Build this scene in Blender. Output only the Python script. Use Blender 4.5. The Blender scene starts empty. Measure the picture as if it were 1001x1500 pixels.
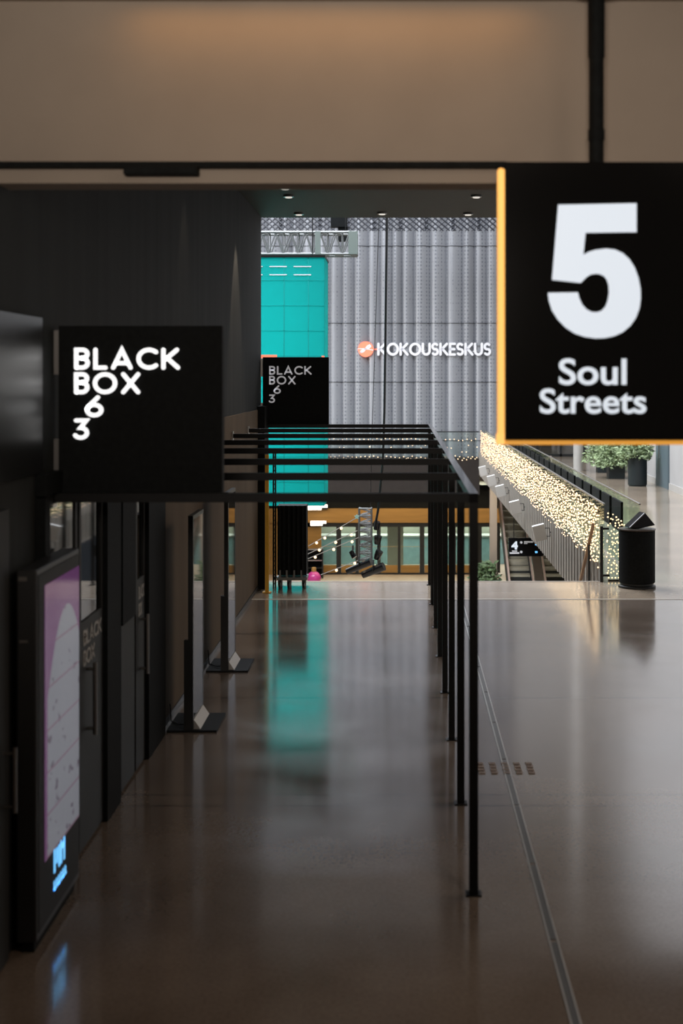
import bpy, bmesh, math, random
from mathutils import Vector, Matrix
random.seed(7)
S = bpy.context.scene
COL = S.collection

# ------------------------------------------------------------------ camera
CAM_H = 3.0
F = 50 / 36 * 1500
PX, PY = 587.0, 554.0
cam_d = bpy.data.cameras.new('camera')
cam_d.sensor_fit = 'VERTICAL'; cam_d.sensor_height = 36; cam_d.sensor_width = 24; cam_d.lens = 50
cam_d.shift_x = -(PX - 500.5) / 1500
cam_d.shift_y = -(750 - PY) / 1500
cam_d.clip_end = 300
cam_d.dof.use_dof = True
cam_d.dof.focus_distance = 21.0
cam_d.dof.aperture_fstop = 2.0
cam = bpy.data.objects.new('camera', cam_d); COL.objects.link(cam)
cam.location = (0, 0, CAM_H); cam.rotation_euler = (math.pi / 2, 0, 0)
S.camera = cam

# ------------------------------------------------------------------ world, lamps, exposure
w = bpy.data.worlds.new('world'); S.world = w; w.use_nodes = True
w.node_tree.nodes['Background'].inputs[0].default_value = (0.75, 0.85, 1.0, 1)
w.node_tree.nodes['Background'].inputs[1].default_value = 0.05
S.view_settings.view_transform = 'Standard'; S.view_settings.look = 'None'
S.view_settings.gamma = 1; S.view_settings.exposure = 0.0; S.view_settings.use_curve_mapping = False
S.cycles.use_denoising = True
S.cycles.max_bounces = 8
S.cycles.sample_clamp_indirect = 4.0

def area(name, loc, size, power, color, rot=(0, 0, 0), spread=180):
    d = bpy.data.lights.new(name, 'AREA'); d.shape = 'RECTANGLE'; d.size, d.size_y = size
    d.energy = power; d.color = color; d.spread = math.radians(spread)
    o = bpy.data.objects.new(name, d); COL.objects.link(o); o.location = loc; o.rotation_euler = rot
    return o
def spot(name, loc, power, color, angle, rot=(0, 0, 0), blend=.6, r=.05):
    d = bpy.data.lights.new(name, 'SPOT'); d.energy = power; d.color = color
    d.spot_size = math.radians(angle); d.spot_blend = blend; d.shadow_soft_size = r
    o = bpy.data.objects.new(name, d); COL.objects.link(o); o.location = loc; o.rotation_euler = rot
    return o
area('skylight_lamp', (-4.2, 33.5, 15.8), (9, 23), 10800, (0.86, 0.91, 1.0))
area('facade_side_fill', (-8.8, 46.5, 3.5), (7, 9), 720, (1.0, 0.98, 0.95), (0, -math.pi / 2, 0))  # unseen fill, added to light the cladding and its folds from the side
area('bulkhead_fill', (-0.3, -1.5, 4.0), (1.4, .8), 46, (1.0, 0.88, 0.77), (math.radians(102), 0, 0), 65)  # unseen fill behind the camera, added to brighten the beige wall
area('near_floor_fill', (2.6, 3.6, 4.88), (1.2, 1.2), 62, (1.0, 0.84, 0.70))  # unseen fill, added to lift the dark floor near the camera
area('passage_lamp', (4.8, 12.5, 5.3), (2.5, 7), 165, (1.0, 0.86, 0.74))
area('lower_hall_lamp', (0.0, 55.8, -1.5), (9, 3.0), 260, (1.0, 0.80, 0.55))
area('shop_lamp', (1.0, 61.0, -1.5), (9, 2.4), 600, (0.95, 1.0, 0.95))
area('escalator_fill', (4.4, 42.0, -0.7), (2.4, 2.0), 150, (1.0, 0.95, 0.8), (math.radians(42), 0, 0))  # unseen fill under the slab, added because the steps were too dark
area('banner_lamp', (-3.2, 32.45, 2.9), (2.6, 5.2), 135, (1.0, 1.0, 1.0), (-math.pi / 2, 0, 0))
area('warm_ceiling_lamp', (-0.35, 6.98, 4.885), (2.0, .06), 2.4, (1.0, 0.50, 0.15))
for yy, pw in ((13.4, 18), (17.6, 190)):
    spot('wall_washer_lamp', (-1.74, yy, 5.28), pw, (1.0, 0.80, 0.62), 50, (0, 0, 0), .35, .03)

# ------------------------------------------------------------------ materials
def lin(c):
    c /= 255
    return c / 12.92 if c <= .04045 else ((c + .055) / 1.055) ** 2.4
def rgb(r, g, b): return (lin(r), lin(g), lin(b), 1)
MATS = {}
def mat(name, col, rough=.5, metal=0, spec=.5, emit=None, estr=0, var=0, vscale=4, stretch=(1, 1, 1), bump=0, bscale=60, trans=0, alpha=1, sss=None):
    m = bpy.data.materials.new(name); m.use_nodes = True
    nt = m.node_tree; b = nt.nodes['Principled BSDF']
    b.inputs['Base Color'].default_value = col
    b.inputs['Roughness'].default_value = rough
    b.inputs['Metallic'].default_value = metal
    b.inputs['Specular IOR Level'].default_value = spec
    b.inputs['Transmission Weight'].default_value = trans
    b.inputs['Alpha'].default_value = alpha
    if emit:
        b.inputs['Emission Color'].default_value = emit; b.inputs['Emission Strength'].default_value = estr
    if var or bump:
        tc = nt.nodes.new('ShaderNodeTexCoord'); mp = nt.nodes.new('ShaderNodeMapping')
        mp.inputs['Scale'].default_value = stretch
        nt.links.new(tc.outputs['Object'], mp.inputs[0])
    if var:
        n = nt.nodes.new('ShaderNodeTexNoise'); n.inputs['Scale'].default_value = vscale; n.inputs['Detail'].default_value = 6
        nt.links.new(mp.outputs[0], n.inputs['Vector'])
        r = nt.nodes.new('ShaderNodeValToRGB')
        r.color_ramp.elements[0].position = .3; r.color_ramp.elements[1].position = .7
        r.color_ramp.elements[0].color = tuple(c * (1 - var) for c in col[:3]) + (1,)
        r.color_ramp.elements[1].color = tuple(min(1, c * (1 + var)) for c in col[:3]) + (1,)
        nt.links.new(n.outputs[0], r.inputs[0]); nt.links.new(r.outputs[0], b.inputs['Base Color'])
    if bump:
        n = nt.nodes.new('ShaderNodeTexNoise'); n.inputs['Scale'].default_value = bscale
        nt.links.new(mp.outputs[0], n.inputs['Vector'])
        bp = nt.nodes.new('ShaderNodeBump'); bp.inputs['Strength'].default_value = bump; bp.inputs['Distance'].default_value = .01
        nt.links.new(n.outputs[0], bp.inputs['Height']); nt.links.new(bp.outputs[0], b.inputs['Normal'])
    MATS[name] = m
    return m
black = mat('black_metal', (.012, .013, .013, 1), .38, 0, .5, var=.2)
black_gloss = mat('black_gloss', (.008, .008, .009, 1), .12, 0, .5)
black_matte = mat('black_matte', (.007, .008, .008, 1), .75, 0, .15, var=.3, vscale=30)
frame_m = mat('frame_metal', (.008, .008, .008, 1), .42, 0, .18)
wall_m = mat('taupe_wall', (.135, .10, .068, 1), .8, 0, .15, var=.18, vscale=1.3, stretch=(1, 1, .25), bump=.1)
wallup_m = mat('charcoal_panel', (.027, .029, .028, 1), .75, 0, .15, var=.25, vscale=2, stretch=(1, 2, .15))
bulk_m = mat('beige_plaster', (.36, .30, .245, 1), .9, 0, .2, var=.05, vscale=2, bump=.12, bscale=120)
soffit_m = mat('black_soffit', (.008, .009, .009, 1), .6, 0, .2, var=.2)
white_lit = mat('lit_white', (.25, .27, .3, 1), .4, emit=(.80, .87, .95, 1), estr=.78)
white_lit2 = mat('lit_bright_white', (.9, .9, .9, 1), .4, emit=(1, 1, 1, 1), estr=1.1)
sign_white = mat('glowing_white', (.85, .85, .87, 1), .4, emit=(.9, .92, 1, 1), estr=.16)  # white with a faint glow added, also on letters and strips that are no lamps
orange_lit = mat('lit_orange', (.9, .5, .12, 1), .4, emit=(1.0, .50, .13, 1), estr=1.0)
amber_lit = mat('lit_amber', (.7, .35, .06, 1), .4, emit=(.85, .36, .04, 1), estr=.62)
red_lit = mat('lit_coral', (.9, .25, .15, 1), .4, emit=(1, .17, .08, 1), estr=.8)
blue_lit = mat('lit_blue', (.2, .5, .8, 1), .4, emit=(.16, .55, 1, 1), estr=1.2)
chrome = mat('brushed_steel', (.55, .55, .55, 1), .28, 1)
dark_steel = mat('dark_steel', (.22, .21, .20, 1), .35, 1)
alu = mat('aluminium_truss', (.20, .205, .20, 1), .5, .3)
bulb_m = mat('warm_bulb', (1, .8, .6, 1), .4, emit=(1.0, .68, .38, 1), estr=1.9)
wire_m = mat('clear_wire', (.35, .28, .2, 1), .6)
plaster_w = mat('grey_wall_panel', (.42, .41, .40, 1), .6, 0, .3, var=.06, vscale=1)
wood_m = mat('ochre_panel', (.30, .17, .05, 1), .5, 0, .3, var=.15, vscale=2, stretch=(.3, 1, 3))
yellow_m = mat('yellow_paint', (.80, .44, .04, 1), .5, var=.1)
slab_m = mat('dark_slab', (.024, .018, .015, 1), .5, 0, .4, var=.12)
stone_m = mat('lower_stone', (.38, .30, .22, 1), .4, var=.1)
leaf_m = mat('leaf', (.09, .14, .06, 1), .5, var=.5, vscale=9)
leaf_pale = mat('pale_leaf', (.30, .38, .20, 1), .5, var=.45, vscale=7)
stem_m = mat('stem', (.10, .07, .04, 1), .8)
soil_m = mat('soil', (.03, .02, .015, 1), .9, var=.3, vscale=30)
pot_m = mat('dark_pot', (.012, .018, .02, 1), .5, var=.15)
pink_m = mat('pink_vinyl', (.45, .04, .20, 1), .25)
concrete_edge = mat('floor_edge_metal', (.60, .56, .50, 1), .35, .3)
step_m = mat('escalator_step', (.17, .155, .115, 1), .45, .2, var=.2, vscale=3)
copper_rail = mat('escalator_rail', (.62, .47, .40, 1), .3, .6)
hand_wood = mat('handrail_wood', (.28, .15, .07, 1), .4, var=.2)
rust_m = mat('rust_mark', (.27, .19, .135, 1), .4)
mesh_m = mat('dark_mesh', (.02, .022, .03, 1), .5)
bluegrey = mat('blue_grey_door', (.11, .15, .17, 1), .4)
lamp_panel = mat('pale_housing', (.62, .60, .57, 1), .5)
teal_m = mat('teal_fabric', (.02, .47, .44, 1), .8, 0, .1)
shop_back = mat('shop_wall', (.34, .32, .25, 1), .7, var=.2, vscale=.7)
shop_blue = mat('shop_counter', (.26, .44, .48, 1), .5, var=.1)
column_m = mat('pale_column', (.45, .43, .40, 1), .5, var=.05)
door_m = mat('door_leaf_paint', (.016, .0155, .014, 1), .55, 0, .25, var=.15)
dim_letter = mat('door_lettering', (.42, .40, .37, 1), .6)
sticker_m = mat('paper_sticker', (.12, .11, .10, 1), .8)
mirror_glass = mat('dark_glass', (.010, .011, .011, 1), .03, 0, 1.0)
mirror_glass.node_tree.nodes['Principled BSDF'].inputs['IOR'].default_value = 2.0
tan_lit = mat('pale_tan', (.4, .3, .15, 1), .5)

def glass_mat(name, tint, a, rough=.02):
    m = bpy.data.materials.new(name); m.use_nodes = True; nt = m.node_tree
    nt.nodes.remove(nt.nodes['Principled BSDF'])
    t = nt.nodes.new('ShaderNodeBsdfTransparent'); t.inputs[0].default_value = tint
    g = nt.nodes.new('ShaderNodeBsdfGlossy'); g.inputs['Roughness'].default_value = rough; g.inputs[0].default_value = (.9, 1, .97, 1)
    fr = nt.nodes.new('ShaderNodeFresnel'); fr.inputs[0].default_value = 1.45
    mx = nt.nodes.new('ShaderNodeMixShader'); mlt = nt.nodes.new('ShaderNodeMath'); mlt.operation = 'MULTIPLY'; mlt.inputs[1].default_value = a
    nt.links.new(fr.outputs[0], mlt.inputs[0]); nt.links.new(mlt.outputs[0], mx.inputs[0])
    nt.links.new(t.outputs[0], mx.inputs[1]); nt.links.new(g.outputs[0], mx.inputs[2])
    nt.links.new(mx.outputs[0], nt.nodes['Material Output'].inputs[0])
    return m
rail_glass = glass_mat('rail_glass', (.92, .96, .94, 1), .3)
shop_glass = glass_mat('shop_glass', (.80, .88, .85, 1), .7)

# teal cloth: diffuse with some light coming through
nt = teal_m.node_tree; b = nt.nodes['Principled BSDF']
tl = nt.nodes.new('ShaderNodeBsdfTranslucent'); tl.inputs[0].default_value = (.03, .80, .79, 1)
mx = nt.nodes.new('ShaderNodeMixShader'); mx.inputs[0].default_value = .45
nt.links.new(b.outputs[0], mx.inputs[1]); nt.links.new(tl.outputs[0], mx.inputs[2])
nt.links.new(mx.outputs[0], nt.nodes['Material Output'].inputs[0])

def floor_material():
    m = bpy.data.materials.new('polished_concrete'); m.use_nodes = True; nt = m.node_tree; L = nt.links.new
    b = nt.nodes['Principled BSDF']
    g = nt.nodes.new('ShaderNodeNewGeometry'); sx = nt.nodes.new('ShaderNodeSeparateXYZ'); L(g.outputs['Position'], sx.inputs[0])
    n1 = nt.nodes.new('ShaderNodeTexNoise'); n1.inputs['Scale'].default_value = .55; n1.inputs['Detail'].default_value = 9; n1.inputs['Roughness'].default_value = .6
    L(g.outputs['Position'], n1.inputs['Vector'])
    r = nt.nodes.new('ShaderNodeValToRGB'); e = r.color_ramp.elements
    e[0].position = .32; e[0].color = (.175, .132, .102, 1); e[1].position = .68; e[1].color = (.30, .238, .19, 1)
    L(n1.outputs[0], r.inputs[0])
    n2 = nt.nodes.new('ShaderNodeTexNoise'); n2.inputs['Scale'].default_value = 45; n2.inputs['Detail'].default_value = 3
    L(g.outputs['Position'], n2.inputs['Vector'])
    r2 = nt.nodes.new('ShaderNodeValToRGB'); r2.color_ramp.elements[0].position = .35; r2.color_ramp.elements[0].color = (.82, .82, .82, 1)
    r2.color_ramp.elements[1].position = .6
    L(n2.outputs[0], r2.inputs[0])
    mm = nt.nodes.new('ShaderNodeMixRGB'); mm.blend_type = 'MULTIPLY'; mm.inputs[0].default_value = 1
    L(r.outputs[0], mm.inputs[1]); L(r2.outputs[0], mm.inputs[2])
    # saw-cut joints across the passage
    cur = mm.outputs[0]
    for yj, wj in ((16.66, .025), (13.35, .03), (10.24, .018), (9.98, .018)):
        s = nt.nodes.new('ShaderNodeMath'); s.operation = 'SUBTRACT'; s.inputs[1].default_value = yj; L(sx.outputs[1], s.inputs[0])
        a = nt.nodes.new('ShaderNodeMath'); a.operation = 'ABSOLUTE'; L(s.outputs[0], a.inputs[0])
        l = nt.nodes.new('ShaderNodeMath'); l.operation = 'LESS_THAN'; l.inputs[1].default_value = wj * .5; L(a.outputs[0], l.inputs[0])
        k = nt.nodes.new('ShaderNodeMixRGB'); L(l.outputs[0], k.inputs[0]); L(cur, k.inputs[1]); k.inputs[2].default_value = (.03, .026, .022, 1)
        cur = k.outputs[0]
    L(cur, b.inputs['Base Color'])
    n3 = nt.nodes.new('ShaderNodeTexNoise'); n3.inputs['Scale'].default_value = 1.1; n3.inputs['Detail'].default_value = 7; n3.inputs['Distortion'].default_value = .4
    L(g.outputs['Position'], n3.inputs['Vector'])
    mr = nt.nodes.new('ShaderNodeMapRange'); mr.inputs[1].default_value = .3; mr.inputs[2].default_value = .7; mr.inputs[3].default_value = .10; mr.inputs[4].default_value = .22
    L(n3.outputs[0], mr.inputs[0]); L(mr.outputs[0], b.inputs['Roughness'])
    b.inputs['Specular IOR Level'].default_value = .8; b.inputs['Coat Weight'].default_value = .75; b.inputs['Coat Roughness'].default_value = .105; b.inputs['Coat IOR'].default_value = 1.55
    n4 = nt.nodes.new('ShaderNodeTexNoise'); n4.inputs['Scale'].default_value = 2.2; n4.inputs['Detail'].default_value = 2
    L(g.outputs['Position'], n4.inputs['Vector'])
    bp = nt.nodes.new('ShaderNodeBump'); bp.inputs['Strength'].default_value = .04; bp.inputs['Distance'].default_value = .01
    L(n4.outputs[0], bp.inputs['Height']); L(bp.outputs[0], b.inputs['Normal'])
    return m
floor_m = floor_material()
edge_floor_m = mat('lit_concrete', (.34, .27, .20, 1), .12, 0, .8, var=.2, vscale=.8)  # lighter, warmer colour imitates the brighter light falling by the atrium

def facade_material():
    m = bpy.data.materials.new('perforated_cladding'); m.use_nodes = True; nt = m.node_tree; L = nt.links.new
    b = nt.nodes['Principled BSDF']; g = nt.nodes.new('ShaderNodeNewGeometry')
    mp = nt.nodes.new('ShaderNodeMapping'); mp.inputs['Scale'].default_value = (9, 9, 7)
    L(g.outputs['Position'], mp.inputs[0])
    v = nt.nodes.new('ShaderNodeTexVoronoi'); v.inputs['Randomness'].default_value = .15; v.inputs['Scale'].default_value = 1.0
    L(mp.outputs[0], v.inputs['Vector'])
    r = nt.nodes.new('ShaderNodeValToRGB'); e = r.color_ramp.elements
    e[0].position = .20; e[0].color = (.20, .21, .235, 1); e[1].position = .36; e[1].color = (.385, .395, .42, 1)
    L(v.outputs['Distance'], r.inputs[0]); L(r.outputs[0], b.inputs['Base Color'])
    b.inputs['Roughness'].default_value = .45; b.inputs['Metallic'].default_value = .25
    return m
facade_m = facade_material()

# ------------------------------------------------------------------ mesh helpers
ORG = {}
class MB:
    def __init__(s): s.v = []; s.f = []
    def add(s, vs, fs):
        n = len(s.v); s.v += [tuple(p) for p in vs]; s.f += [tuple(i + n for i in q) for q in fs]; return s
    def box(s, x0, x1, y0, y1, z0, z1):
        return s.add([(x0, y0, z0), (x1, y0, z0), (x1, y1, z0), (x0, y1, z0), (x0, y0, z1), (x1, y0, z1), (x1, y1, z1), (x0, y1, z1)],
                     [(0, 3, 2, 1), (4, 5, 6, 7), (0, 1, 5, 4), (1, 2, 6, 5), (2, 3, 7, 6), (3, 0, 4, 7)])
    def obox(s, c, size, M):
        hx, hy, hz = (k / 2 for k in size); c = Vector(c)
        vs = [c + M @ Vector((sx * hx, sy * hy, sz * hz)) for sz in (-1, 1) for sx, sy in ((-1, -1), (1, -1), (1, 1), (-1, 1))]
        return s.add(vs, [(0, 3, 2, 1), (4, 5, 6, 7), (0, 1, 5, 4), (1, 2, 6, 5), (2, 3, 7, 6), (3, 0, 4, 7)])
    def tube(s, p, q, r, seg=8, r2=None):
        p, q = Vector(p), Vector(q); d = (q - p).normalized(); r2 = r if r2 is None else r2
        a = d.orthogonal().normalized(); b = d.cross(a); n = seg
        vs = [p + r * (math.cos(t) * a + math.sin(t) * b) for t in [2 * math.pi * i / n for i in range(n)]]
        vs += [q + r2 * (math.cos(t) * a + math.sin(t) * b) for t in [2 * math.pi * i / n for i in range(n)]]
        fs = [(i, (i + 1) % n, n + (i + 1) % n, n + i) for i in range(n)] + [tuple(range(n - 1, -1, -1)), tuple(range(n, 2 * n))]
        return s.add(vs, fs)
    def path(s, pts, r, seg=6):
        for a, b in zip(pts, pts[1:]): s.tube(a, b, r, seg)
        return s
    def bar(s, p, q, wd, ht):                       # rectangular bar between two points
        p, q = Vector(p), Vector(q); d = q - p; z = d.normalized()
        x = Vector((0, 0, 1)).cross(z) if abs(z.z) < .95 else Vector((1, 0, 0)); x.normalize(); y = z.cross(x)
        M = Matrix((x, y, z)).transposed()
        return s.obox((p + q) / 2, (wd, ht, d.length), M)
    def lathe(s, c, prof, seg=32):
        n = len(prof); vs = []; fs = []
        for r, z in prof:
            for i in range(seg):
                t = 2 * math.pi * i / seg; vs.append((c[0] + r * math.cos(t), c[1] + r * math.sin(t), c[2] + z))
        for k in range(n - 1):
            for i in range(seg):
                j = (i + 1) % seg; fs.append((k * seg + i, k * seg + j, (k + 1) * seg + j, (k + 1) * seg + i))
        fs.append(tuple(range(seg - 1, -1, -1))); fs.append(tuple((n - 1) * seg + i for i in range(seg)))
        return s.add(vs, fs)
    def ball(s, c, r, seg=10, rings=6, sc=(1, 1, 1)):
        vs = [(c[0], c[1], c[2] - r * sc[2])]; fs = []
        for k in range(1, rings):
            ph = -math.pi / 2 + math.pi * k / rings
            for i in range(seg):
                t = 2 * math.pi * i / seg
                vs.append((c[0] + r * sc[0] * math.cos(ph) * math.cos(t), c[1] + r * sc[1] * math.cos(ph) * math.sin(t), c[2] + r * sc[2] * math.sin(ph)))
        vs.append((c[0], c[1], c[2] + r * sc[2])); top = len(vs) - 1
        for i in range(seg):
            j = (i + 1) % seg
            fs.append((0, 1 + j, 1 + i)); fs.append((top, top - seg + i, top - seg + j))
            for k in range(rings - 2):
                a = 1 + k * seg; fs.append((a + i, a + j, a + seg + j, a + seg + i))
        return s.add(vs, fs)
    def oct(s, c, r):
        x, y, z = c
        return s.add([(x + r, y, z), (x - r, y, z), (x, y + r, z), (x, y - r, z), (x, y, z + r), (x, y, z - r)],
                     [(0, 2, 4), (2, 1, 4), (1, 3, 4), (3, 0, 4), (2, 0, 5), (1, 2, 5), (3, 1, 5), (0, 3, 5)])
    def prism(s, pts, fn, t):                       # 2D outline (u,v), fn(u,v,w)->xyz, thickness t
        n = len(pts)
        vs = [fn(u, v, 0) for u, v in pts] + [fn(u, v, t) for u, v in pts]
        return s.add(vs, [tuple(range(n)), tuple(range(2 * n - 1, n - 1, -1))] + [(i, n + i, n + (i + 1) % n, (i + 1) % n) for i in range(n)])
    def ribbon(s, pts, wd, fn, t, closed=False, cap=True):
        P = [Vector((p[0], p[1])) for p in pts]; n = len(P); Lf = []; Rt = []
        for i in range(n):
            a = P[i - 1] if (i > 0 or closed) else None
            c = P[(i + 1) % n] if (i < n - 1 or closed) else None
            d1 = (P[i] - a).normalized() if a is not None else None
            d2 = (c - P[i]).normalized() if c is not None else None
            d1 = d1 or d2; d2 = d2 or d1
            n1 = Vector((-d1.y, d1.x)); n2 = Vector((-d2.y, d2.x)); m = (n1 + n2)
            m = m.normalized() if m.length > 1e-6 else n1
            k = (wd / 2) / max(.45, m.dot(n1)); Lf.append(P[i] + m * k); Rt.append(P[i] - m * k)
        segs = n if closed else n - 1
        for i in range(segs):
            j = (i + 1) % n
            s.prism([tuple(Lf[i]), tuple(Rt[i]), tuple(Rt[j]), tuple(Lf[j])], fn, t)
        if cap and not closed:
            for e, d in ((P[0], P[0] - P[1]), (P[-1], P[-1] - P[-2])):
                a0 = math.atan2(d.y, d.x)
                s.prism([(e.x + wd / 2 * math.cos(a0 + g), e.y + wd / 2 * math.sin(a0 + g)) for g in [math.pi / 2 - math.pi * k / 8 for k in range(9)]], fn, t)
        return s
    def build(s, name, m, parent=None, bevel=0, smooth=False, sub=0):
        o0 = ORG.get(parent.name, Vector((0, 0, 0))) if parent else Vector((0, 0, 0))
        me = bpy.data.meshes.new(name); me.from_pydata([tuple(Vector(p) - o0) for p in s.v], [], s.f); me.update()
        bm = bmesh.new(); bm.from_mesh(me); bmesh.ops.recalc_face_normals(bm, faces=bm.faces); bm.to_mesh(me); bm.free()
        if smooth:
            for p in me.polygons: p.use_smooth = True
        me.materials.append(m)
        o = bpy.data.objects.new(name, me); COL.objects.link(o)
        if parent: o.parent = parent
        ORG[o.name] = o0
        if bevel:
            md = o.modifiers.new('bevel', 'BEVEL'); md.width = bevel; md.segments = 2; md.limit_method = 'ANGLE'
        return o

def tag(o, label=None, cat=None, group=None, kind=None):
    if label: o['label'] = label
    if cat: o['category'] = cat
    if group: o['group'] = group
    if kind: o['kind'] = kind
    return o
def thing(name, loc, label, cat, group=None, kind=None):
    o = bpy.data.objects.new(name, None); COL.objects.link(o); o.location = loc; o.empty_display_size = .1
    ORG[o.name] = Vector(loc)
    return tag(o, label, cat, group, kind)
def part(o, label): o['label'] = label; return o
def copy_tree(o, delta, parent=None):
    c = o.copy(); COL.objects.link(c)
    if parent is None:
        c.location = Vector(o.location) + Vector(delta); ORG[c.name] = ORG[o.name] + Vector(delta)
    else: c.parent = parent; ORG[c.name] = ORG[parent.name]
    for ch in [k for k in COL.objects if k.parent == o]: copy_tree(ch, delta, c)
    return c
def struct(name, mb, m, label, cat, bevel=0, smooth=False):
    return tag(mb.build(name, m, None, bevel, smooth), label, cat, kind='structure')
def at(px, py, y):                                  # photo pixel and distance -> point in the place
    return Vector(((px - PX) * y / F, y, CAM_H - (py - PY) * y / F))
def face_y(x0, z0, sc, y):                          # lettering facing the camera
    return lambda u, v, w: (x0 + u * sc, y - w, z0 + v * sc)
def face_x(x, y0, z0, sc):                          # lettering facing into the passage on the left wall
    return lambda u, v, w: (x + w, y0 + u * sc, z0 + v * sc)

def text_into(mb, s, x0, x1, z0, z1, y, t, bold=0.02):
    cu = bpy.data.curves.new('text', 'FONT'); cu.body = s; cu.offset = bold; cu.resolution_u = 6; cu.align_x = 'CENTER'; cu.space_line = .82
    ob = bpy.data.objects.new('text', cu); COL.objects.link(ob)
    dg = bpy.context.evaluated_depsgraph_get(); dg.update()
    me = bpy.data.meshes.new_from_object(ob.evaluated_get(dg))
    vs = [v.co.copy() for v in me.vertices]; fs = [tuple(p.vertices) for p in me.polygons]
    ax, bx = min(v.x for v in vs), max(v.x for v in vs); az, bz = min(v.y for v in vs), max(v.y for v in vs)
    pos = [(x0 + (v.x - ax) / (bx - ax) * (x1 - x0), z0 + (v.y - az) / (bz - az) * (z1 - z0)) for v in vs]
    n = len(pos); cnt = {}
    for q in fs:
        for a, b in zip(q, q[1:] + q[:1]): cnt[(a, b)] = 1
    side = [(a, b, b + n, a + n) for (a, b) in cnt if (b, a) not in cnt]
    mb.add([(p[0], y, p[1]) for p in pos] + [(p[0], y - t, p[1]) for p in pos], fs + [tuple(i + n for i in reversed(q)) for q in fs] + side)
    bpy.data.objects.remove(ob); bpy.data.curves.remove(cu); bpy.data.meshes.remove(me)

# a geometric stroke alphabet, cap height 1, strokes given by their centre lines
def arc(cx, cy, rx, ry, a0, a1, n=14):
    return [(cx + rx * math.cos(math.radians(a0 + (a1 - a0) * i / n)), cy + ry * math.sin(math.radians(a0 + (a1 - a0) * i / n))) for i in range(n + 1)]
h = .09
GL = {
 'B': (.62, [[(h, h), (h, 1 - h), (.34, 1 - h)] + arc(.34, .72, .19, .19, 80, -80, 8) + [(.34, .53), (.15, .53)], [(.30, .53)] + arc(.32, .31, .22, .22, 80, -80, 10) + [(.32, h), (.15, h)]]),
 'L': (.56, [[(h, 1 - h), (h, h), (.48, h)]]),
 'A': (.86, [[(h, h), (.43, 1 - h), (.77, h)], [(.22, .30), (.64, .30)]]),
 'C': (.84, [arc(.5, .5, .41, .41, 48, 312, 20)]),
 'K': (.74, [[(h, h), (h, 1 - h)], [(.62, 1 - h), (.18, .48)], [(.24, .53), (.66, h)]]),
 'O': (1.0, [arc(.5, .5, .41, .41, 0, 342, 19)]),
 'X': (.80, [[(.1, 1 - h), (.70, h)], [(.70, 1 - h), (.1, h)]]),
 '6': (.62, [arc(.33, .33, .24, .24, 0, 342, 19), [(.45, 1 - h), (.14, .50), (.09, .36)]]),
 '3': (.58, [[(.08, 1 - h), (.46, 1 - h), (.24, .56)] + arc(.25, .325, .235, .235, 80, -150, 12)]),
 'U': (.74, [[(h, 1 - h), (h, .37)] + arc(.37, .37, .28, .28, 180, 360, 12) + [(.65, 1 - h)]]),
 'E': (.56, [[(.48, 1 - h), (h, 1 - h), (h, h), (.48, h)], [(h, .5), (.44, .5)]]),
 'S': (.62, [arc(.31, .70, .21, .21, 40, 250, 12) + arc(.31, .30, .22, .21, 70, -140, 12)]),
}
def word(mb, s, x0, width, z0, height, y, t, wd, gap=.16):
    adv = sum(GL[c][0] for c in s); n = len(s)
    kx = (width / height - gap * (n - 1)) / adv; x = 0
    for c in s:
        for st in GL[c][1]:
            mb.ribbon([(x + p[0] * kx, p[1]) for p in st], wd, lambda u, v, ww: (x0 + u * height, y - ww, z0 + v * height), t, c in 'O6' and len(st) == 20)
        x += GL[c][0] * kx + gap

# ------------------------------------------------------------------ the setting
WL = -2.04
struct('floor', MB().box(-2.6, 7.25, -4, 19.3, -.6, 0), floor_m, 'polished grey brown concrete floor of the passage', 'floor')
struct('floor_edge', MB().box(-2.6, 7.25, 19.3, 20.97, -.6, 0), edge_floor_m, 'concrete strip along the edge of the atrium, coloured lighter for the brighter light there', 'floor')
struct('trim_1', MB().box(-2.04, 7.25, 19.27, 19.31, -.01, .004), concrete_edge, 'pale metal line crossing the floor before the atrium', 'floor trim')
struct('trim_2', MB().box(-2.6, 2.95, 20.97, 21.0, -.6, .006), concrete_edge, 'pale metal edge of the floor at the drop', 'floor trim')
rf = MB(); rf.box(2.95, 7.25, 20.97, 49.8, -.55, 0); rf.box(2.95, 3.35, 49.8, 53, -.55, 0); rf.box(5.75, 7.25, 49.8, 53, -.55, 0); rf.box(2.95, 7.25, 53, 60, -.55, 0)
struct('floor_right', rf, edge_floor_m, 'shiny pale floor of the gallery right of the atrium', 'floor')
struct('floor_far', MB().box(-9, 2.95, 53, 60, -1.35, 0), slab_m, 'dark brown slab edge across the far end of the atrium', 'floor')
struct('floor_lower', MB().box(-9, 7.25, 18, 64, -5.4, -5), stone_m, 'tan floor of the level below', 'floor')
struct('wall_left', MB().box(-2.6, WL, -4, 20.8, 0, 5.36), wallup_m, 'dark charcoal wall on the left of the passage', 'wall')
struct('trim_3', MB().box(WL, WL + .012, 12.15, 20.2, 0.06, 2.55), wall_m, 'taupe wall panels on the left behind the poster stands', 'wall panel')
struct('trim_8', MB().box(WL, WL + .02, 4.0, 8.02, 2.47, 3.34), mat('semi_gloss_panel', (.012, .013, .013, 1), .34, 0, .45), 'glossy dark panel on the left wall beside the nearest sign', 'wall panel')
struct('baseboard_left', MB().box(WL, WL + .02, 12.15, 20.2, 0, .055), black, 'dark skirting along the left wall', 'skirting')
struct('trim_4', MB().box(WL, WL + .11, 20.2, 20.8, 0, 2.6), black_matte, 'black corner casing at the far end of the left wall', 'wall trim')
struct('wall_right', MB().box(7.25, 7.6, -4, 60, 0, 16), plaster_w, 'pale grey wall on the far right', 'wall')
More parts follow.
